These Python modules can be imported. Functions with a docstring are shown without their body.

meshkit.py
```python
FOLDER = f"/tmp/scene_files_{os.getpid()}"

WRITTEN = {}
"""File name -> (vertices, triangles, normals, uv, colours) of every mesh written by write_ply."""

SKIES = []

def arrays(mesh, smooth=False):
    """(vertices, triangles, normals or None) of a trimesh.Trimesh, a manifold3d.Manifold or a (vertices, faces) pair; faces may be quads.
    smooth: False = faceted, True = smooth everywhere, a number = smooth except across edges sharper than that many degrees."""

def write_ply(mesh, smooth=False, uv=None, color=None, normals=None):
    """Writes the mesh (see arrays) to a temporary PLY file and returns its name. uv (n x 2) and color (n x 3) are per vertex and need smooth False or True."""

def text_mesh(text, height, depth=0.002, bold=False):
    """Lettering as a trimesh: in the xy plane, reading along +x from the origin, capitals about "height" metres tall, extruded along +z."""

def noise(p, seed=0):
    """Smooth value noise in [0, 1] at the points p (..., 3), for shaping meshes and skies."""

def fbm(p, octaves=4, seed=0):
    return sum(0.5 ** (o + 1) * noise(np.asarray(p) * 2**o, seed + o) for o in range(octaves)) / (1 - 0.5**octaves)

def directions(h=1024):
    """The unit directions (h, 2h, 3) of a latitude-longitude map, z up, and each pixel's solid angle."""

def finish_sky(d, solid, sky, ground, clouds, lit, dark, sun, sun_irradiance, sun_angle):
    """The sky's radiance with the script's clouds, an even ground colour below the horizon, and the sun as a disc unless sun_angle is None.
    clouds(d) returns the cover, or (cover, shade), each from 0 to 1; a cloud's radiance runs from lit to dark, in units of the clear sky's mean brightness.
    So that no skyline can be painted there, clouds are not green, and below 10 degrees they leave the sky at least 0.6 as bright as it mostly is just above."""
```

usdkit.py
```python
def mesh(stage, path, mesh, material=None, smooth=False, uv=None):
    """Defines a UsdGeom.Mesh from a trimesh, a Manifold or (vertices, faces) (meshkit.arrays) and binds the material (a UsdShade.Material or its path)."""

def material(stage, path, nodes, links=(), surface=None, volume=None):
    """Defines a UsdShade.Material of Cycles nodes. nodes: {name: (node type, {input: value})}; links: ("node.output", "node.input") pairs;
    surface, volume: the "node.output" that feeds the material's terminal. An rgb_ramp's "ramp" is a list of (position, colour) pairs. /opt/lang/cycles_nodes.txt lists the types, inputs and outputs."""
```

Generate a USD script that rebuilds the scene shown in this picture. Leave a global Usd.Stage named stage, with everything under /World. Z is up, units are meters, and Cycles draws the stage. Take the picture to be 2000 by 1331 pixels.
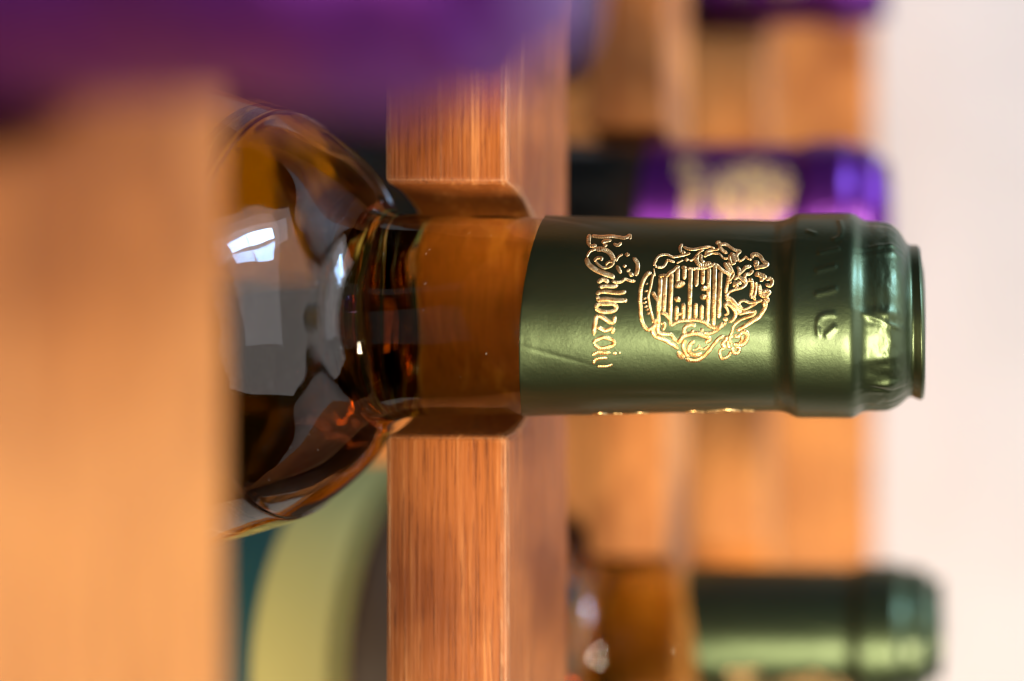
import math
import numpy as np
import trimesh
import manifold3d
import usdkit
import meshkit
from pxr import Usd, UsdGeom, UsdLux, UsdShade, Gf, Sdf

stage = Usd.Stage.CreateInMemory()
UsdGeom.SetStageUpAxis(stage, 'Z')
UsdGeom.SetStageMetersPerUnit(stage, 1.0)
UsdGeom.Xform.Define(stage, '/World')
MM = 0.001

# ------------------------------------------------------------------ camera
# Looking straight down along the front of the wine rack; x runs out of the rack, y along the slats, z up.
PX = 2330.0                 # focal length in photo pixels (photo 2000 x 1331)
VX, VY = 1820.0, 665.5      # where the plumb line meets the picture
CAMZ = 170.0                # camera height above the neck of the sharp bottle, mm
FOCAL = PX * 36.0 / 2000.0
cam = UsdGeom.Camera.Define(stage, '/World/camera')
cam.CreateFocalLengthAttr(FOCAL)
cam.CreateHorizontalApertureAttr(36.0)
cam.CreateVerticalApertureAttr(36.0 * 681 / 1024)
cam.CreateHorizontalApertureOffsetAttr(-(VX - 1000.0) * 36.0 / 2000.0)
cam.CreateVerticalApertureOffsetAttr(0.0)
cam.CreateClippingRangeAttr(Gf.Vec2f(0.005, 50.0))
cam.CreateFStopAttr(4.4)
cam.CreateFocusDistanceAttr(0.1605)
cam.CreateExposureAttr(0.0)
cam.AddTranslateOp().Set((0, 0, CAMZ * MM))


# ------------------------------------------------------------------ lamps
def rect_light(name, pos, target, w, h, color, radiance):
    l = UsdLux.RectLight.Define(stage, '/World/' + name)
    l.CreateWidthAttr(w)
    l.CreateHeightAttr(h)
    return aim(l, pos, target, color, radiance)


def disk_light(name, pos, target, radius, color, radiance):
    l = UsdLux.DiskLight.Define(stage, '/World/' + name)
    l.CreateRadiusAttr(radius)
    return aim(l, pos, target, color, radiance)


def aim(l, pos, target, color, radiance):
    l.CreateIntensityAttr(radiance)
    l.CreateColorAttr(Gf.Vec3f(*color))
    pos, target = np.array(pos, float), np.array(target, float)
    z = pos - target
    z /= np.linalg.norm(z)
    up = np.array([0, 0, 1.0]) if abs(z[2]) < 0.95 else np.array([0, 1.0, 0])
    x = np.cross(up, z)
    x /= np.linalg.norm(x)
    y = np.cross(z, x)
    m = Gf.Matrix4d(*x, 0, *y, 0, *z, 0, *pos, 1)
    UsdGeom.Xformable(l).AddTransformOp().Set(m)
    return l


rect_light('warm_lamp', (0.15, -0.66, 1.05), (-0.05, 0, -0.02), 0.22, 0.40, (1.0, 0.82, 0.60), 104)
# the bright side of the room in front of the rack: overlapping soft panels, so that it falls off gradually
rect_light('room_light', (1.62, 0.25, 0.50), (0.0, 0.1, -0.1), 3.3, 1.8, (1.0, 0.92, 0.89), 1.5)
rect_light('room_light_001', (1.58, 0.50, 0.62), (0.1, 0.0, 0.1), 2.1, 1.0, (0.94, 0.91, 0.97), 1.1)
rect_light('room_light_002', (1.54, 1.15, 0.60), (0.1, 0.3, 0.2), 0.5, 1.5, (0.80, 0.86, 1.0), 2.2)
# a window of four panes
for k, (dy, dz, w, h, e) in enumerate(((0, 0, 0.13, 0.22, 30), (0.17, 0.0, 0.15, 0.22, 60), (0, 0.31, 0.13, 0.34, 22), (0.17, 0.31, 0.15, 0.34, 48))):
    rect_light(f'window_pane_light_{k:03d}' if k else 'window_pane_light', (1.12 - 0.4 * dy, 0.64 + dy, 0.30 + dz), (0, 0, 0.2), w, h, (0.34, 0.60, 1.0), e)
rect_light('overhead_fill', (0.3, 0.0, 1.8), (0, 0, 0), 2.4, 2.4, (1.0, 0.90, 0.78), 0.16)  # added weak overhead fill, no lamp there; keeps the dark parts from going black


# ------------------------------------------------------------------ materials
def mat(name, nodes, links=(), surface=None, volume=None):
    return usdkit.material(stage, '/World/Looks/' + name, nodes, links, surface=surface, volume=volume)


def wood(name, dark, mid, light, rough=0.5, seed=0.0, worn=0.0):
    nodes = {
        'g': ('geometry', {}),
        'm1': ('mapping', {'scale': (1500.0, 24.0, 1500.0), 'location': (seed, seed * 2, seed)}),
        'n1': ('noise_texture', {'scale': 1.0, 'detail': 6.0, 'roughness': 0.68, 'distortion': 0.3}),
        'm2': ('mapping', {'scale': (210.0, 9.0, 210.0), 'location': (seed * 3, 0, seed)}),
        'n2': ('noise_texture', {'scale': 1.0, 'detail': 5.0, 'roughness': 0.6, 'distortion': 1.6}),
        'm3': ('mapping', {'scale': (3400.0, 75.0, 3400.0), 'location': (0, seed * 5, 0)}),
        'n3': ('noise_texture', {'scale': 1.0, 'detail': 4.0, 'roughness': 0.7, 'distortion': 0.4}),
        'n4': ('noise_texture', {'scale': 34.0, 'detail': 3.0, 'roughness': 0.5}),
        'mx': ('math', {'math_type': 'multiply_add', 'value2': 0.42}),
        'mx2': ('math', {'math_type': 'multiply', 'value2': 0.58}),
        'r': ('rgb_ramp', {'ramp': [(0.33, dark), (0.45, mid), (0.54, mid), (0.66, light)]}),
        'pr': ('rgb_ramp', {'ramp': [(0.37, (0.34, 0.26, 0.22)), (0.46, (1, 1, 1)), (0.62, (1, 1, 1)), (0.72, (1.25, 1.3, 1.35))]}),
        'br': ('rgb_ramp', {'ramp': [(0.34, (0.55, 0.46, 0.40)), (0.54, (1, 1, 1)), (0.75, (1.15, 1.18, 1.1))]}),
        'mul': ('mix', {'mix_type': 'multiply', 'fac': 0.8}),
        'mul2': ('mix', {'mix_type': 'multiply', 'fac': 1.0}),
        'b': ('bump', {'strength': 0.7, 'distance': 0.0004}),
        'rr': ('map_range', {'from_min': 0.2, 'from_max': 0.8, 'to_min': rough - 0.1, 'to_max': rough + 0.12}),
        'p': ('principled_bsdf', {'specular_ior_level': 0.3}),
    }
    links = [('g.position', 'm1.vector'), ('m1.vector', 'n1.vector'), ('g.position', 'm2.vector'), ('m2.vector', 'n2.vector'),
             ('g.position', 'm3.vector'), ('m3.vector', 'n3.vector'), ('g.position', 'n4.vector'), ('n4.fac', 'br.fac'),
             ('n2.fac', 'mx2.value1'), ('n1.fac', 'mx.value1'), ('mx2.value', 'mx.value3'), ('mx.value', 'r.fac'),
             ('n3.fac', 'pr.fac'), ('r.color', 'mul.color1'), ('pr.color', 'mul.color2'), ('mul.color', 'mul2.color1'), ('br.color', 'mul2.color2'),
             ('n1.fac', 'b.height'), ('b.normal', 'p.normal'), ('n2.fac', 'rr.value'), ('rr.result', 'p.roughness')]
    if worn:                                             # edges rubbed paler
        nodes |= {'bv': ('bevel', {'samples': 6, 'radius': 0.0011}), 'dot': ('vector_math', {'math_type': 'dot_product'}),
                  'e': ('map_range', {'from_min': 0.985, 'from_max': 0.90, 'to_min': 0.0, 'to_max': worn, 'clamp': True}),
                  'en': ('math', {'math_type': 'multiply'}), 'wm': ('mix', {'color2': (0.86, 0.52, 0.26)})}
        links += [('bv.bevel', 'dot.vector1'), ('g.true_normal', 'dot.vector2'), ('dot.value', 'e.value'), ('e.result', 'en.value1'), ('n1.fac', 'en.value2'),
                  ('en.value', 'wm.fac'), ('mul2.color', 'wm.color1'), ('wm.color', 'p.base_color')]
    else:
        links += [('mul2.color', 'p.base_color')]
    return mat(name, nodes, links, surface='p.BSDF')


WOOD = wood('oiled_wood', (0.36, 0.105, 0.018), (0.60, 0.22, 0.050), (0.76, 0.36, 0.105), 0.45)
WOOD_MID_SHADED = wood('oiled_wood_reddish_shaded', (0.09, 0.022, 0.005), (0.40, 0.115, 0.022), (0.72, 0.29, 0.085), 0.42, 1.7, 1.3)  # middle slat: redder, with shade from the layer above darkened into its colour
WOOD_BASE = wood('oiled_wood_base', (0.34, 0.105, 0.020), (0.60, 0.22, 0.050), (0.76, 0.35, 0.10), 0.5, 3.3)

FLOOR = mat('pale_floor', {
    'g': ('geometry', {}),
    'n': ('noise_texture', {'scale': 9.0, 'detail': 5.0, 'roughness': 0.6}),
    'r': ('rgb_ramp', {'ramp': [(0.3, (0.49, 0.465, 0.455)), (0.7, (0.56, 0.535, 0.53))]}),
    'p': ('principled_bsdf', {'roughness': 0.5}),
}, [('g.position', 'n.vector'), ('n.fac', 'r.fac'), ('r.color', 'p.base_color')], surface='p.BSDF')

GLASS = mat('bottle_glass', {
    'g': ('geometry', {}),
    'n': ('noise_texture', {'scale': 75.0, 'detail': 1.5, 'roughness': 0.4}),
    'b': ('bump', {'strength': 0.6, 'distance': 0.0013}),
    'p': ('principled_bsdf', {'base_color': (1, 1, 1), 'transmission_weight': 1.0, 'roughness': 0.0, 'ior': 1.52}),
    'v': ('absorption_volume', {'color': (0.86, 0.93, 0.0), 'density': 16.0}),
}, [('g.position', 'n.vector'), ('n.fac', 'b.height'), ('b.normal', 'p.normal')], surface='p.BSDF', volume='v.volume')
WINE = mat('amber_wine', {
    'p': ('glass_bsdf', {'color': (1, 1, 1), 'roughness': 0.0, 'IOR': 1.345 / 1.52}),
    'v': ('volume_coefficients', {'scatter_coeffs': (0.35, 0.1, 0.02), 'absorption_coeffs': (0.0, 10.0, 38.0), 'anisotropy': 0.3}),
}, surface='p.BSDF', volume='v.volume')
DARK_GLASS = mat('dark_glass', {'p': ('principled_bsdf', {'base_color': (0.008, 0.008, 0.007), 'roughness': 0.06, 'ior': 1.52})}, surface='p.BSDF')
CORK = mat('cork', {
    'n': ('noise_texture', {'scale': 900.0, 'detail': 3.0}),
    'r': ('rgb_ramp', {'ramp': [(0.35, (0.25, 0.14, 0.07)), (0.6, (0.55, 0.36, 0.20))]}),
    'g': ('geometry', {}),
    'p': ('principled_bsdf', {'roughness': 0.8})}, [('g.position', 'n.vector'), ('n.fac', 'r.fac'), ('r.color', 'p.base_color')], surface='p.BSDF')


def foil(name, color, metallic=0.85, rough=0.36, bump=0.13):
    return mat(name, {
        't': ('texture_coordinate', {}),
        'n': ('noise_texture', {'scale': 1900.0, 'detail': 4.0, 'roughness': 0.7}),
        'n2': ('noise_texture', {'scale': 260.0, 'detail': 3.0, 'roughness': 0.6}),
        'ad': ('math', {'math_type': 'multiply_add', 'value2': 0.6}),
        'b': ('bump', {'strength': bump, 'distance': 0.00022}),
        'p': ('principled_bsdf', {'base_color': color, 'metallic': metallic, 'roughness': rough, 'coat_weight': 0.2, 'coat_roughness': 0.22, 'coat_ior': 1.5}),
    }, [('t.object', 'n.vector'), ('t.object', 'n2.vector'), ('n2.fac', 'ad.value1'), ('n.fac', 'ad.value3'), ('ad.value', 'b.height'),
        ('b.normal', 'p.normal')], surface='p.BSDF')


GREEN_FOIL = foil('green_foil', (0.064, 0.092, 0.046), 0.97, 0.39, 0.13)
PURPLE_FOIL = foil('purple_foil', (0.12, 0.020, 0.25), 0.92, 0.42)
GOLD = mat('gold_foil', {
    't': ('texture_coordinate', {}),
    'n': ('noise_texture', {'scale': 1500.0, 'detail': 3.0}),
    'r': ('rgb_ramp', {'ramp': [(0.3, (0.55, 0.28, 0.09)), (0.5, (0.88, 0.60, 0.26)), (0.7, (0.98, 0.80, 0.45))]}),
    'b': ('bump', {'strength': 0.5, 'distance': 0.0002}),
    'p': ('principled_bsdf', {'metallic': 1.0, 'roughness': 0.40}),
}, [('t.object', 'n.vector'), ('n.fac', 'r.fac'), ('r.color', 'p.base_color'), ('n.fac', 'b.height'), ('b.normal', 'p.normal')], surface='p.BSDF')
PAPER = mat('label_paper', {'p': ('principled_bsdf', {'base_color': (0.36, 0.32, 0.10), 'roughness': 0.7})}, surface='p.BSDF')
DUST = mat('dust', {'p': ('principled_bsdf', {'base_color': (0.55, 0.50, 0.44), 'roughness': 0.8})}, surface='p.BSDF')
SHADE_BROWN = mat('painted_shade_band', {'p': ('principled_bsdf', {'base_color': (0.045, 0.022, 0.006), 'roughness': 0.6})}, surface='p.BSDF')  # shade under the upper bottle, painted as a dark brown strip
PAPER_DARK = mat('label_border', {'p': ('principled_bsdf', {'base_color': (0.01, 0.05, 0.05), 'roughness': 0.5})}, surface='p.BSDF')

# ------------------------------------------------------------------ helpers
used = {}


def numbered(parent, name):
    k = (parent, name)
    n = used.get(k, 0)
    used[k] = n + 1
    return name if n == 0 else f'{name}_{n:03d}'


def tag(prim, label=None, cat=None, group=None, kind=None):
    for key, val in (('label', label), ('category', cat), ('group', group), ('kind', kind)):
        if val:
            prim.SetCustomDataByKey(key, val)
    return prim


def obj(name, mesh, material, parent='/World', smooth=False):
    path = parent + '/' + numbered(parent, name)
    if hasattr(mesh, 'to_mesh'):
        m = mesh.to_mesh()
        mesh = (np.asarray(m.vert_properties)[:, :3], np.asarray(m.tri_verts))
    elif isinstance(mesh, trimesh.Trimesh):
        mesh = (np.asarray(mesh.vertices), np.asarray(mesh.faces))
    v, f = mesh
    return usdkit.mesh(stage, path, trimesh.Trimesh(np.asarray(v) * MM, np.asarray(f), process=False), material, smooth=smooth).GetPrim()


def thing(name, loc=(0, 0, 0), rot=(0, 0, 0)):
    x = UsdGeom.Xform.Define(stage, '/World/' + numbered('/World', name))
    x.AddTranslateOp().Set(Gf.Vec3d(*[c * MM for c in loc]))
    x.AddRotateXYZOp().Set(Gf.Vec3f(*rot))
    return x.GetPrim()


def copy_of(src, name, loc, rot):
    p = thing(name, loc, rot)
    p.GetReferences().AddInternalReference(src.GetPath())
    p.SetInstanceable(True)
    return p


def grid_faces(n, m, wrap):
    """Faces of an n x m grid of points; wrap joins the last column to the first."""
    i, j = np.meshgrid(np.arange(n - 1), np.arange(m if wrap else m - 1), indexing='ij')
    a, b = i * m + j, i * m + (j + 1) % m
    c, d = a + m, b + m
    return np.vstack([np.stack([a, b, d], -1).reshape(-1, 3), np.stack([a, d, c], -1).reshape(-1, 3)])


def smooth_curve(pts, step):
    """Catmull-Rom through pts, resampled at about the given step."""
    p = np.array(pts, float)
    if len(p) == 2:
        n = max(2, int(np.linalg.norm(p[1] - p[0]) / step) + 1)
        return p[0] + (p[1] - p[0]) * np.linspace(0, 1, n)[:, None]
    q = np.vstack([2 * p[0] - p[1], p, 2 * p[-1] - p[-2]])
    out = []
    for k in range(1, len(q) - 2):
        n = max(2, int(np.linalg.norm(q[k + 1] - q[k]) / step) + 1)
        t = np.linspace(0, 1, n, endpoint=False)[:, None]
        out.append(0.5 * (2 * q[k] + (q[k + 1] - q[k - 1]) * t + (2 * q[k - 1] - 5 * q[k] + 4 * q[k + 1] - q[k + 2]) * t ** 2
                          + (3 * q[k] - q[k - 1] - 3 * q[k + 1] + q[k + 2]) * t ** 3))
    return np.vstack(out + [p[-1:]])


# ------------------------------------------------------------------ floor and rack
GAP = 97.5          # height between the layers of the rack
PITCH = 95.5        # between bottles of one layer
obj_floor = obj('floor', (np.array([[-900, -1200, -352], [1500, -1200, -352], [1500, 1200, -352], [-900, 1200, -352]], float), np.array([[0, 1, 2], [0, 2, 3]])), FLOOR)
tag(obj_floor, 'pale cream floor seen out of focus far below the rack', None, None, 'structure')


def slat_mesh(x0, x1, ztop, h, centres, half, R, bevel=0.9, length=420.0):
    """A bar along y with round scallops in its top edge, its long edges eased."""
    pts = []

    def corner(cx, cy, a0, a1, r, n=4):
        for a in np.linspace(a0, a1, n):
            pts.append((cx + r * math.cos(a), cy + r * math.sin(a)))
    L = length / 2
    er = 1.0
    pts += [(-L, ztop - h), (L, ztop - h), (L, ztop)]
    for c in sorted(centres, reverse=True):
        if abs(c) > L - 25:
            continue
        # eased lip, scallop, eased lip
        n = 26
        d = R * 0.985
        for a in np.linspace(math.pi / 2, math.pi * 0.98, 4):       # lip on the +y side, from flat top into the hole
            pts.append((c + R + er + er * math.cos(a), ztop - er + er * math.sin(a)))
        for a in np.linspace(-0.08, -math.pi + 0.08, n):
            pts.append((c + R * math.cos(a), ztop + R * math.sin(a)))
        for a in np.linspace(0.02 * math.pi, math.pi / 2, 4):
            pts.append((c - R - er + er * math.cos(a), ztop - er + er * math.sin(a)))
    pts += [(-L, ztop)]
    P = np.array(pts)
    if np.sum(P[:, 0] * np.roll(P[:, 1], -1) - np.roll(P[:, 0], -1) * P[:, 1]) < 0:
        P = P[::-1]
    Q = []
    for p, q in zip(P, np.roll(P, -1, 0)):               # short steps along the straight runs, for the uneven edges
        k = max(1, int(np.linalg.norm(q - p) / 1.5))
        Q.append(p + (q - p) * (np.arange(k) / k)[:, None])
    P = np.vstack(Q)
    e = np.roll(P, -1, 0) - P
    e /= np.linalg.norm(e, axis=1, keepdims=True)
    nrm = np.stack([e[:, 1], -e[:, 0]], 1)           # outward for a counter-clockwise outline
    prev = np.roll(nrm, 1, 0)
    mit = nrm + prev
    mit /= np.maximum((mit * nrm).sum(1, keepdims=True), 0.35)

    def wear(x):                                         # the eased edge is broader in some places than in others
        p = np.column_stack([P * 0.16, np.full(len(P), x * 0.5 + ztop)])
        return 0.35 + 1.3 * meshkit.fbm(p, 3, 11) * (0.6 + 0.8 * meshkit.noise(p * 5.0, 3))
    layers = [(x0, bevel), (x0 + bevel * 0.3, bevel * 0.3), (x0 + bevel, 0.0), (x1 - bevel, 0.0), (x1 - bevel * 0.3, bevel * 0.3), (x1, bevel)]
    V = np.vstack([np.column_stack([np.full(len(P), x), P - mit * (ins * wear(x))[:, None]]) for x, ins in layers])
    n, m = len(layers), len(P)
    F = grid_faces(n, m, True)
    tri = np.asarray(manifold3d.triangulate([V[:m, 1:]]))
    F = np.vstack([F, tri[:, ::-1], tri + (n - 1) * m])
    msh = trimesh.Trimesh(V, F, process=False)
    msh.fix_normals()
    return msh


rack = thing('wine_rack')
rp = str(rack.GetPath())
tag(rack, 'reddish oiled wooden wine rack with scalloped slats holding the bottles', 'wine rack')
Y0, Y1, Y2, Y3 = 28.6, 3.55, 29.9, 15.0
FRONT, BACK = -59.4, -76.6


def centres(y):
    return [y + PITCH * k for k in range(-4, 5)]


SLATS = [(GAP, Y0, BACK, FRONT + 1.5, 29.0), (0.0, Y1, BACK, FRONT, 28.2), (-GAP, Y2, BACK, FRONT, 30.0), (-2 * GAP, Y3, BACK + 1, -51.0, 28.0)]
for za, yc, xb, xf, h in SLATS:
    wd = WOOD_MID_SHADED if za == 0 else WOOD
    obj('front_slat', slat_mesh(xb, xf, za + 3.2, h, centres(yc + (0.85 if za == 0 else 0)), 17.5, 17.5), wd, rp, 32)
    obj('rear_slat', slat_mesh(-262, -245, za + 3.2 - 8, 26, centres(yc), 34, 38.3), WOOD, rp, 32)
obj('base_board', slat_mesh(-290, -24.5, -310.0, 34.0, [], 0, 1, 1.5, 640.0), WOOD_BASE, rp, 32)
for y in (-213.0, 213.0):
    for xa, xb in ((BACK + 0.5, FRONT - 1.0), (-261.5, -246)):
        b = trimesh.creation.box((xb - xa, 5.6, 440.0))
        b.apply_translation(((xa + xb) / 2, y, -309.5 + 220))
        obj('upright', b, WOOD, rp)

# ------------------------------------------------------------------ the sharp bottle's frame: local x = 0 at the tip, the body lies towards -x
TILT = 3.2       # degrees, the neck leans down a little towards its tip
a = math.radians(TILT)
AX = np.array([math.cos(a), 0, -math.sin(a)])        # local x in the world
AZ = np.array([math.sin(a), 0, math.cos(a)])
AY = np.array([0, 1.0, 0])
PIV = np.array([-66.0, Y1, 0.0])
TIP = PIV + AX * 64.6
ROTM = np.stack([AX, AY, AZ])                         # rows: world -> local
CAM = ROTM @ (np.array([0, 0, CAMZ]) - TIP)


def rays(px):
    px = np.atleast_2d(np.asarray(px, float))
    d = np.column_stack([(px[:, 0] - VX) / PX, (VY - px[:, 1]) / PX, -np.ones(len(px))])
    return d @ ROTM.T


def on_axis_silhouette(px):
    """(distance from the tip, radius) of a photo outline point of the bottle."""
    d = rays(px)
    # closest approach of each ray to the local x axis
    b, c = d[:, 1:], CAM[1:]
    t = -(b @ c) / (b * b).sum(1)
    q = CAM + d * t[:, None]
    return np.column_stack([-q[:, 0], np.hypot(q[:, 1], q[:, 2])])


CAPSULE_OUT = [(1806, 640), (1803, 640), (1801, 470), (1795, 465), (1784, 467), (1779, 471), (1772, 466), (1766, 457), (1758, 447), (1746, 437), (1735, 432), (1712, 430), (1694, 430),
               (1682, 427), (1672, 419), (1664, 415.5), (1650, 415), (1600, 416), (1560, 416), (1552, 418), (1541, 424), (1530, 428), (1518, 429.5), (1490, 429), (1300, 425), (1150, 421), (1040, 419), (960, 419)]
CAP = on_axis_silhouette(CAPSULE_OUT)
CAP[0, 1], CAP[1, 1] = 0.0, 8.0
CAP[:, 1] *= 0.992
_d = np.linspace(0.9, 24, 232)                      # ease the sharp steps of the outline as foil does
_r = np.interp(_d, CAP[2:, 0], CAP[2:, 1])
_k = np.exp(-(np.arange(-8, 9) / 4.2) ** 2)
_r = np.convolve(np.pad(_r, 8, 'edge'), _k / _k.sum(), 'valid')
CAP = np.vstack([CAP[:4], np.column_stack([_d, _r])[3:], CAP[CAP[:, 0] > 24.5]])


def cap_radius(d):
    return np.interp(d, CAP[2:, 0], CAP[2:, 1])


def to_capsule(px):
    """Photo points -> (distance from tip, angle about the axis) on the capsule's surface."""
    d = rays(px)
    R = np.full(len(d), 14.0)
    for _ in range(6):
        b, c = d[:, 1:], CAM[1:]
        A = (b * b).sum(1)
        B = (b @ c)
        C = c @ c - R * R
        disc = np.maximum(B * B - A * C, 0)
        t = (-B - np.sqrt(disc)) / A
        q = CAM + d * t[:, None]
        R = cap_radius(-q[:, 0])
    return np.column_stack([-q[:, 0], np.arctan2(q[:, 1], q[:, 2])])


def place(d, phi, r):
    return np.column_stack([-d, r * np.sin(phi), r * np.cos(phi)])


# lettering and crest, traced as strokes: zone -> (origin x, origin y, scale)
ZONE = {'P': (0, 0, 1), 'T': (1130, 430, 8.871), 'U': (1130, 570, 8.32), 'A': (1240, 460, 9.507), 'B': (1370, 460, 9.507), 'C': (1240, 580, 9.507), 'D': (1370, 580, 9.507)}
LETTERS = '''
T 62 190,245 176,330 174,445
T 50 170,450 240,450 315,438
T 46 225,275 400,290 560,280 650,290 800,310 890,268 885,340
T 48 400,400 460,362 570,350
T 46 420,432 500,440
T 44 600,410 680,440 750,388
T 70 290,505 430,512 540,570 600,670 592,730
T 36 310,498 200,545 140,640
T 72 136,650 165,755 260,840 360,895 480,938 570,970 615,1015
T 40 270,720 318,660 400,655 385,710
T 34 290,720 360,790 450,832 560,800 605,742 530,725 465,780
T 32 650,720 690,640 770,592
T 56 800,600 885,600
T 60 945,650 1020,750 1015,880 985,970
T 62 870,910 945,975
T 40 825,892 895,855
T 56 660,790 710,880 742,920
T 40 765,805 830,790
T 42 570,1060 680,1080 760,1060 800,1022 890,1052 985,1060
T 60 320,1082 430,1030 525,1085
T 56 350,1160 480,1145 600,1150 685,1130
T 58 300,1282 400,1242 550,1250 700,1262 825,1240
U 62 290,110 330,132 450,120 600,140 765,142
U 50 305,66 310,130
U 46 755,105 772,172
U 56 260,260 330,202 450,198 560,200 612,250 570,312 450,330 330,310 268,262
U 62 292,370 270,500 250,600 250,705
U 60 320,372 420,440 500,492 572,490 580,388
U 58 300,568 420,630 500,612 560,568
U 62 565,575 545,690
U 56 250,850 262,806 320,770 400,745 480,758 556,798 572,850 500,900 362,922 290,890 252,850
U 52 222,1040 300,992 420,1000 520,992
U 62 552,1010 622,1000
U 34 640,1000 692,990
U 44 240,1180 270,1112 382,1080 470,1086
U 36 300,1215 452,1212 560,1182
'''
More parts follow.
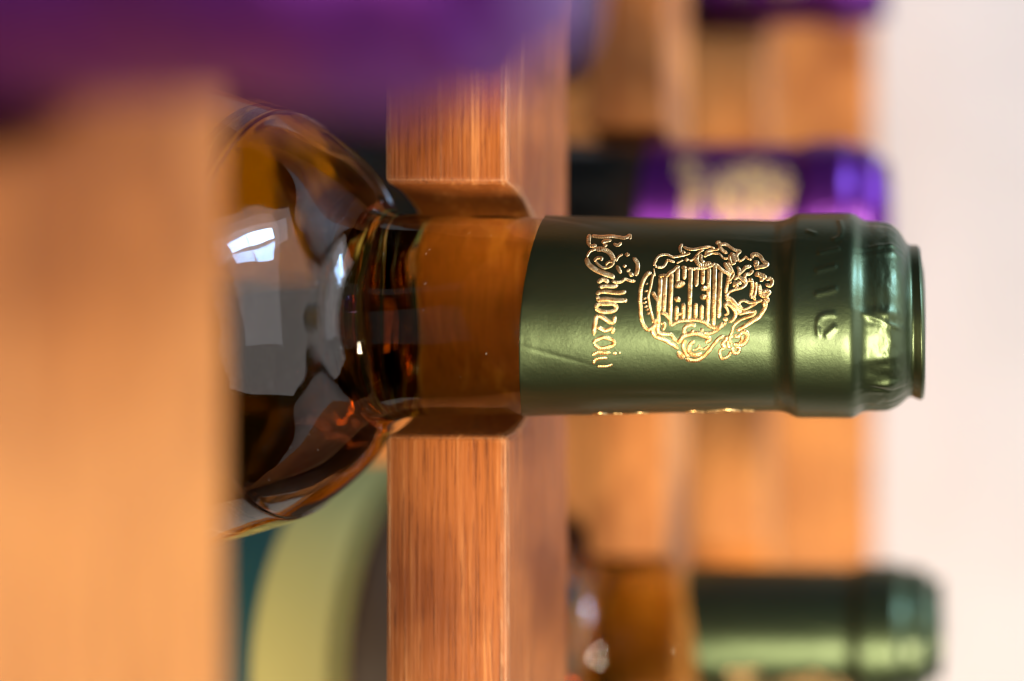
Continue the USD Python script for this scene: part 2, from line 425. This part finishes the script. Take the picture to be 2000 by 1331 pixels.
CREST = '''
A 70 310,690 230,720 150,850 110,1000 95,1200 105,1331 108,1480 140,1630 190,1715 240,1752 330,1715 385,1690
A 44 335,720 312,850 290,980 250,1120 275,1310 305,1440 345,1580 400,1650
A 34 198,912 242,890
A 34 178,1042 242,1028
A 38 155,1185 212,1160
A 38 150,1262 216,1238
C 38 160,122 222,92
C 38 172,192 242,170
C 38 200,252 262,226
C 38 222,322 282,296
A 62 330,1042 370,1130 430,1220 425,1331 432,1440 442,1580 432,1660 440,1740
A 40 345,565 400,440 480,372 600,362 700,402 760,400 900,370 1030,332
A 44 400,592 500,592 560,550 600,470 650,472 742,500
A 34 398,600 372,520 420,440
A 30 345,610 372,760
A 54 885,160 842,230 862,312 942,312
A 44 900,212 980,250 1100,262 1250,232 1385,213
A 28 770,522 900,462
A 60 920,455 1000,448
A 34 1000,460 1062,460 1140,382 1200,312 1285,268
A 74 1182,345 1142,425 1170,520 1260,552 1350,530 1415,500
A 46 1232,345 1232,452 1300,500
A 42 1290,402 1345,362 1425,340
B 36 42,402 90,352 200,330 330,350 400,420 500,430
B 36 60,332 130,292 250,270 330,252
B 32 0,232 130,212 250,242
B 62 262,150 330,140 345,220 400,290 482,332
B 50 350,172 460,172 560,240 640,280 740,290
B 58 740,290 672,340 652,402 690,482
B 84 540,322 600,402 640,502
B 50 532,352 520,430 562,522 640,512
B 76 420,505 470,582 520,662 580,722
B 46 480,490 545,600 592,720 542,812 510,832
B 36 690,492 770,452 822,402 870,440 940,452
B 66 950,432 942,372 1012,352 1090,392 1150,482 1222,532 1180,572 1080,592 980,622
B 56 960,500 1040,500 1022,560 960,542
B 58 660,582 700,642 692,712 760,662 832,592 930,572
B 48 780,602 862,560
B 58 960,642 900,712 820,732 800,802 840,872
B 100 600,862 640,935 690,955
B 64 600,822 680,772 760,822 822,892 760,952
B 60 660,850 740,910
B 42 500,882 562,872
B 50 845,902 750,972 640,1002 540,1042 480,1092 430,1132
B 66 850,852 920,832 942,952 922,1082 890,1132
B 52 970,882 1012,902 1002,1022 980,1122 920,1142 980,1172 990,1222
B 84 990,752 1060,722 1122,792 1090,862
B 62 1100,712 1172,762 1182,822
B 64 1190,832 1272,802 1312,852 1282,932 1180,912
B 76 1060,902 1082,1002 1112,1102 1180,1122 1252,1062 1190,1032 1110,1082
B 80 1140,1152 1222,1202 1162,1252 1190,1340
B 76 440,1132 520,1182 600,1252 690,1340
B 62 410,1292 482,1272 562,1302 660,1400
B 52 690,1302 720,1232 802,1212 900,1252 1052,1230 1132,1202
D 84 430,22 540,52 622,142 702,252 682,332
D 62 420,122 500,132 592,222 632,332 582,432 510,472
D 46 420,162 470,222 492,312 420,342
D 74 400,402 452,422 432,372
D 46 700,142 742,212 792,232 900,192 1040,112
D 72 1182,62 1182,182 1132,282 1062,382 962,442 842,522 702,602 652,642
D 52 690,332 780,302 900,282 992,272 972,332 852,382 702,442 602,542 572,642 542,722 592,762
D 72 622,692 662,742 722,692
D 84 722,692 782,652 842,692 832,802 762,882 662,892 592,882
D 50 702,862 742,802 742,722
D 62 532,692 522,802 562,882
D 62 470,722 452,802 402,852 392,902 462,952
D 62 490,802 502,922 542,962
D 62 562,932 602,1042 682,1032 702,952 622,942
D 54 442,952 342,1002 352,1102 392,1152 502,1102 542,1012
D 62 462,482 362,552 252,642 142,682 42,672
D 66 422,722 322,782 232,882 152,982 62,1082 -10,1140
C 84 1220,642 1272,592
C 78 400,482 342,562 332,652 382,732 502,782 622,842 722,902 802,972
C 64 432,542 422,602 452,672 562,692 662,702 722,772 782,842
C 60 480,502 542,502 542,572 502,622
C 64 312,472 402,432 452,412
C 78 792,872 852,792 902,732 1002,702 1102,682 1182,692 1282,732 1372,772 1372,812 1302,852
C 72 962,682 912,642 932,572 1002,522 1082,522 1122,562
C 62 1042,622 1102,662
C 72 952,802 902,872 902,962 942,1052 1012,1122
C 78 1112,822 1032,882 1002,982 1032,1052 1122,1082 1242,1052
C 46 1082,1002 1182,952 1192,902 1202,952 1282,972 1372,912
C 110 792,1012 852,1092 932,1142
C 72 932,1152 1052,1182 1182,1172 1272,1112 1352,1032 1426,952
C 56 770,350 870,300
A 56 440,765 520,745 600,742 640,700 720,650 770,600 830,572
A 54 860,600 960,592
A 50 960,615 1080,622 1200,615 1300,605 1420,560 1500,520
B 62 255,525 330,600 400,660 500,722 490,850 442,1082
C 66 480,300 560,312 640,420 680,515 800,460 980,432 1150,432 1300,482 1420,565 1570,560 1620,470
P 7.4 1290.0,541 1288.4,575.5 1286.8,610
P 7.4 1299.5,538 1297.9,574.5 1296.3,611
P 7.4 1311.5,532 1309.9,580.0 1308.3,628
P 7.4 1324.0,523 1323.6,537.5 1323.1,552
P 7.4 1321.7,598 1321.2,612.5 1320.8,627
P 7.4 1337.0,522 1336.6,534.5 1336.2,547
P 7.4 1334.8,592 1334.3,609.0 1333.8,626
P 7.4 1349.0,524 1347.4,574.5 1345.8,625
P 7.4 1361.0,525 1360.4,542.5 1359.9,560
P 7.4 1358.8,592 1358.3,608.0 1357.8,624
P 7.4 1373.0,525 1372.5,540.5 1372.0,556
P 7.4 1370.8,596 1370.3,611.0 1369.8,626
P 7.4 1385.0,523 1383.4,577.0 1381.8,631
P 7.4 1396.5,516 1394.9,577.0 1393.3,638
P 7.4 1407.0,530 1405.4,576.0 1403.8,622
'''
STARS = '''
A 130 745,960 830,915 930,880
A 120 730,1170 800,1195 840,1230
A 130 1225,1000 1290,985 1340,1010
A 120 1210,1160 1290,1140 1330,1120
'''
EMBOSS = '''
1640,432 1644,448 1640,462 1630,468
1579,452 1590,456
1602,494 1618,490 1636,486
1597,529 1612,525 1629,521
1596,574 1614,570 1631,565
1598,630 1603,620 1614,615 1628,614
1597,640 1598,652
1614,655 1630,640
'''


def strokes(text):
    for line in text.strip().splitlines():
        z, w, *pts = line.split()
        ox, oy, s = ZONE[z]
        yield np.array([[ox + float(p.split(',')[0]) / s, oy + float(p.split(',')[1]) / s] for p in pts]), float(w) / s


def ridge_mesh(items, high=0.17, rope=0.4, flat=False):
    """Raised half-round strokes on the capsule's surface."""
    V, F, n0 = [], [], 0
    K = 7
    th = np.linspace(0, math.pi, K)
    for k, (pts, w) in enumerate(items):
        c = smooth_curve(pts, 0.9)
        t = np.gradient(c, axis=0)
        t /= np.maximum(np.linalg.norm(t, axis=1, keepdims=True), 1e-9)
        nn = np.column_stack([-t[:, 1], t[:, 0]])
        s = np.r_[0, np.cumsum(np.linalg.norm(np.diff(c, axis=0), axis=1))]
        edge = np.minimum(s, s[-1] - s)
        taper = np.sqrt(np.clip(edge / (0.55 * w) + 0.1, 0, 1))
        half = 0.5 * w * taper
        off = np.cos(th)[None, :] * half[:, None]
        px = c[:, None, :] + nn[:, None, :] * off[:, :, None]
        hh = high * np.sin(th)[None, :] ** 0.6 * taper[:, None]
        hh = hh * (1 + rope * np.sin(2 * math.pi * s / 3.4 + k)[:, None] * 0.6 + 0.25 * rope * np.sin(2 * math.pi * (s[:, None] / 3.4 + off / max(w, 1) * 0.7)))
        dp = to_capsule(px.reshape(-1, 2))
        r = cap_radius(dp[:, 0]) + hh.ravel() - 0.03
        V.append(place(dp[:, 0], dp[:, 1], r))
        F.append(grid_faces(len(c), K, False)[:, ::-1] + n0)
        n0 += len(V[-1])
    return np.vstack(V), np.vstack(F)


def local_ridges(paths, w, high):
    """Strokes given directly as (distance from tip, angle in degrees)."""
    V, F, n0 = [], [], 0
    th = np.linspace(0, math.pi, 5)
    for p in paths:
        c = smooth_curve([(d, math.radians(f) * 14.0) for d, f in p], 0.1)
        t = np.gradient(c, axis=0)
        t /= np.maximum(np.linalg.norm(t, axis=1, keepdims=True), 1e-9)
        nn = np.column_stack([-t[:, 1], t[:, 0]])
        q = c[:, None, :] + nn[:, None, :] * (np.cos(th) * w / 2)[None, :, None]
        h = np.broadcast_to(high * np.sin(th), q.shape[:2])
        d, ph = q[..., 0].ravel(), q[..., 1].ravel() / 14.0
        V.append(place(d, ph, cap_radius(d) + h.ravel() - 0.02))
        F.append(grid_faces(len(c), 5, False) + n0)
        n0 += len(V[-1])
    return np.vstack(V), np.vstack(F)


def capsule_mesh():
    M = 360
    d = np.concatenate([np.linspace(CAP[0, 0], CAP[1, 0], 4, endpoint=False), np.linspace(CAP[1, 0], 24, 210, endpoint=False), np.linspace(24, 1, 2)[:0]])
    prof = np.interp(d, CAP[:, 0], CAP[:, 1])
    # soften the profile a little
    dd = np.linspace(0, 24, 481)
    phi = np.linspace(-math.pi, math.pi, M, endpoint=False)
    s = np.sin(phi)
    dend = 55.3 - 1.5 * s - 2.2 * np.cos(phi) + 0.25 * np.sin(3 * phi + 1)
    rows = []
    for k in range(len(d)):
        rows.append(np.full(M, d[k]))
    for u in np.linspace(0, 1, 150):
        rows.append(24 + (dend - 24) * u)
    D = np.array(rows)
    R = np.interp(D, CAP[:, 0], CAP[:, 1])
    P = np.broadcast_to(phi, D.shape)
    cyl = np.stack([D, 14 * np.sin(P), 14 * np.cos(P)], -1)
    R = R + 0.10 * (meshkit.fbm(cyl * 0.16, 3, 5) - 0.5) * np.clip(R / 13, 0, 1)
    # pleats of the spun foil near the tip
    pleat = np.zeros_like(R)
    rng = np.random.default_rng(4)
    for k in range(60):
        c, w, amp = rng.uniform(-math.pi, math.pi), rng.uniform(0.022, 0.075), rng.uniform(-0.26, 0.20)
        sl = rng.uniform(-0.03, 0.03)
        dph = (P - c - sl * (D - 5) + math.pi) % (2 * math.pi) - math.pi
        pleat += amp * np.exp(-(dph / w) ** 2)
    R = R + pleat * np.exp(-((D - 5.4) / 3.0) ** 2) * np.clip((D - 1.2) / 1.5, 0, 1)
    # uneven crumpling at the tip
    R = R + 0.22 * (meshkit.fbm(np.stack([D * 0.9, 14 * np.sin(P) * 0.5, 14 * np.cos(P) * 0.5], -1), 3, 21) - 0.5) * np.exp(-((D - 4.6) / 3.0) ** 2) * np.clip((D - 1.0) / 1.5, 0, 1)
    D = D + np.where(R > 9, 0.32 * np.sin(P + 0.4) * np.exp(-(D / 3.0) ** 2), 0)       # the end disc sits a little askew
    # long soft creases on the tube and on the ring
    for k in range(26):
        c, w, amp = rng.uniform(-math.pi, math.pi), rng.uniform(0.02, 0.06), rng.uniform(-0.11, 0.06)
        d0, ln, sl = rng.uniform(18, 50), rng.uniform(3, 8), rng.uniform(-0.04, 0.04)
        dph = (P - c - sl * (D - d0) + math.pi) % (2 * math.pi) - math.pi
        R = R + amp * np.exp(-(dph / w) ** 2 - ((D - d0) / ln) ** 2)
    # dents along the open edge
    edge = np.clip(1 - (dend[None, :] - D) / 5.0, 0, 1)
    R = R + edge ** 2 * (0.28 * (meshkit.fbm(np.stack([D * 0.25, 14 * np.sin(P) * 0.22, 14 * np.cos(P) * 0.22], -1), 3, 9) - 0.42))
    # a raised word round the ring
    W = np.column_stack([D.ravel(), P.ravel()])
    bump = np.zeros(len(W))
    for line in EMBOSS.strip().splitlines():
        pts = smooth_curve([tuple(map(float, p.split(','))) for p in line.split()], 1.0)
        q = to_capsule(pts)
        q[:, 1] *= 14.8
        near = np.abs(W[:, 0] - q[:, 0].mean()) < 4
        idx = np.nonzero(near)[0]
        w2 = np.column_stack([W[idx, 0], W[idx, 1] * 14.8])
        dist = np.min(np.hypot(w2[:, None, 0] - q[None, :, 0], w2[:, None, 1] - q[None, :, 1]), 1)
        bump[idx] = np.maximum(bump[idx], 0.11 * np.exp(-(dist / 0.36) ** 2))
    R = R + bump.reshape(R.shape)
    # turn the open edge in so that the foil has a thickness
    D = np.vstack([D, D[-1] + 0.02, D[-1] - 0.05, D[-1] - 2.0])
    R = np.vstack([R, R[-1] - 0.06, R[-1] - 0.13, R[-1] - 0.16])
    P = np.vstack([P, P[-1], P[-1], P[-1]])
    V = place(D.ravel(), P.ravel(), R.ravel())
    V[:, 1] -= 1.0 * np.exp(-(np.clip(D.ravel(), 0, None) / 2.6) ** 2)
    F = grid_faces(len(D), M, True)
    msh = trimesh.Trimesh(V, F, process=False)
    if msh.face_normals[len(F) // 2] @ (msh.triangles_center[len(F) // 2] * [0, 1, 1]) < 0:
        msh.invert()
    return msh


def lathe(profile, M=192):
    """Closed surface of revolution about local x; profile of (distance from tip, radius), ends on the axis."""
    p = np.asarray(profile, float)
    phi = np.linspace(-math.pi, math.pi, M, endpoint=False)
    D = np.repeat(p[:, 0], M)
    R = np.repeat(p[:, 1], M)
    V = place(D, np.tile(phi, len(p)), R)
    F = grid_faces(len(p), M, True)
    m = trimesh.Trimesh(V, F, process=False)
    m.merge_vertices()
    m.update_faces(m.nondegenerate_faces())
    m.remove_unreferenced_vertices()
    if m.volume < 0:
        m.invert()
    return m


# outline of the glass from the photograph
sil = on_axis_silhouette([(990, 418.5), (900, 418), (830, 417), (790, 413), (765, 405), (745, 394), (728, 377), (712, 355), (694, 330), (668, 298), (636, 268), (600, 240), (560, 215), (520, 195)])
sil[:, 1] *= 0.985
GL = [(4.0, 12.2), (20.0, 12.6), (40.0, 13.1), (51.0, 13.55)] + [tuple(x) for x in sil if x[0] > 54] + [(112.0, 36.3), (122, 37.3), (132, 37.5), (160, 37.5)]
GL = np.array(GL)
GLs = smooth_curve(GL, 0.8)
BASE = np.array([(200, 37.5), (290, 37.5), (296, 36.4), (299.4, 33.5), (300, 30), (298.5, 27), (290, 14), (286, 5), (285, 0.0)])


def inset(p, thick):
    t = np.gradient(p, axis=0)
    t /= np.linalg.norm(t, axis=1, keepdims=True)
    return p - np.column_stack([-t[:, 1], t[:, 0]]) * thick[:, None]


th = np.interp(GLs[:, 0], [4, 60, 74, 82, 92, 110, 160], [4.1, 4.1, 4.0, 3.6, 3.1, 2.7, 2.7])
INBASE = np.array([(200, 34.8), (286, 34.8), (292, 33), (294, 30), (293, 26), (285, 14), (281, 5), (280, 0.0)])
WI = inset(GLs, th)
WI = WI[(WI[:, 0] > 48.0)]
WI = WI[np.r_[True, np.diff(np.maximum.accumulate(WI[:, 0])) > 1e-6]]
wine_profile = np.vstack([[(47.8, 0.0), (47.8, WI[0, 1])], WI, INBASE])
solid_profile = np.vstack([[(3.0, 0.0), (3.4, 11.9)], GLs, BASE])


def lint(n, seed):
    """Specks and short fibres of dust on the glass of the neck and shoulder."""
    rng = np.random.default_rng(seed)
    out = []
    for k in range(n):
        d, ph = rng.uniform(58, 104), rng.uniform(-1.2, 1.2)
        r = np.interp(d, GL[:, 0], GL[:, 1])
        s = rng.uniform(0.022, 0.055)
        m = trimesh.creation.icosphere(1, 1.0)
        m.apply_scale([s * rng.uniform(1, 4.5), s * rng.uniform(0.5, 1), s * 0.5])
        m.apply_transform(trimesh.transformations.rotation_matrix(rng.uniform(0, 6.28), [0, 0, 1]))
        dr = (np.interp(d + 0.5, GL[:, 0], GL[:, 1]) - np.interp(d - 0.5, GL[:, 0], GL[:, 1]))
        m.apply_transform(trimesh.transformations.rotation_matrix(math.atan(dr), [0, 1, 0]))
        m.apply_transform(trimesh.transformations.rotation_matrix(-ph, [1, 0, 0]))
        m.apply_translation([-d, (r + 0.02) * math.sin(ph), (r + 0.02) * math.cos(ph)])
        out.append(m)
    return trimesh.util.concatenate(out)


LETTER_MESH = ridge_mesh([(p, w * 1.3) for p, w in strokes(LETTERS)], 0.12)
CREST_MESH = ridge_mesh([(p, w * 1.2) for p, w in strokes(CREST)], 0.14)
STAR_MESH = ridge_mesh(list(strokes(STARS)), 0.34, 0.2)
TRIM_MESH = local_ridges([[(46.5, -79), (45.5, -76), (44.5, -79)], [(43.6, -78), (42.6, -80)], [(41.5, -80), (40, -78), (39, -80)], [(33.5, -78), (32.5, -76), (31, -79)],
                          [(30.5, -77), (29, -75), (27.5, -74), (26, -77), (27, -79)], [(29.5, -80), (27.8, -77)], [(25.5, -76), (24, -79)], [(28, -73.5), (27, -76)]], 0.35, 0.2)
CAPSULE = capsule_mesh()


def label_mesh(d0, d1, a0, a1, r, thick=0.12):
    d = np.linspace(d0, d1, 8)
    ph = np.radians(np.linspace(a0, a1, 80))
    out = []
    for rr in (r, r + thick):
        D, P = np.meshgrid(d, ph, indexing='ij')
        out.append(place(D.ravel(), P.ravel(), np.interp(D.ravel(), GL[:, 0], GL[:, 1]) + rr))
    F = grid_faces(8, 80, False)
    m = trimesh.Trimesh(np.vstack(out), np.vstack([F, F[:, ::-1] + 640]), process=False)
    return m


def make_bottle(name, loc, rot, foil_mat, clear):
    t = thing(name, loc, rot)
    p = str(t.GetPath())
    if clear:
        obj('glass', lathe(solid_profile), GLASS, p, True)
        obj('wine', lathe(wine_profile), WINE, p, True)
        du = obj('dust', lint(46, 3), DUST, p, True)
        tag(du, 'pale specks of lint on the glass', None, None, 'stuff')
        obj('cork', lathe([(2.6, 0), (2.6, 9.2), (47.5, 9.2), (47.5, 0)], 64), CORK, p, 40)
        lab = obj('label', label_mesh(115, 133, 64, 174, 0.12), PAPER, p, True)
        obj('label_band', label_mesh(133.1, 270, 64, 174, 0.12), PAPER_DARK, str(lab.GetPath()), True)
        obj('painted_shade_band', label_mesh(100, 114.9, 64, 174, 0.12), SHADE_BROWN, str(lab.GetPath()), True)  # added dark strip beside the label, standing in for shade on the shoulder
    else:
        obj('glass', lathe(solid_profile), DARK_GLASS, p, True)
    c = obj('capsule', CAPSULE, foil_mat, p, True)
    cp = str(c.GetPath())
    obj('lettering', LETTER_MESH, GOLD, cp, True)
    obj('crest', CREST_MESH, GOLD, cp, True)
    obj('star_ornament', STAR_MESH, GOLD, cp, True)
    obj('gold_trim', TRIM_MESH, GOLD, cp, True)
    return t


green = make_bottle('wine_bottle', TIP, (0, TILT, 0), GREEN_FOIL, True)
tag(green, 'amber wine bottle in sharp focus, green capsule with gold lettering and crest', 'wine bottle', 'wine bottles lying in the rack')
g2 = copy_of(green, 'wine_bottle', (2.3, Y2 - PITCH + 0.7, -GAP - 0.6), (74, 1.2, 0))
tag(g2, 'blurred green-capped amber wine bottle in the lower layer, bottom right', 'wine bottle', 'wine bottles lying in the rack')
purple = make_bottle('wine_bottle', (-22.8, Y0, GAP), (-95, 0.6, 0), PURPLE_FOIL, False)
tag(purple, 'dark purple-capped bottle closest to the lens, very blurred, across the top left', 'wine bottle', 'wine bottles lying in the rack')
p2 = copy_of(purple, 'wine_bottle', (-9.2, Y2, -GAP), (6, 0.6, 0))
tag(p2, 'purple-capped bottle with gold print just behind the sharp green capsule', 'wine bottle', 'wine bottles lying in the rack')
p3 = copy_of(purple, 'wine_bottle', (-14.0, Y3 + PITCH, -2 * GAP), (4, 0.6, 0))
tag(p3, 'purple-capped bottle cut by the top edge, deepest in the rack', 'wine bottle', 'wine bottles lying in the rack')
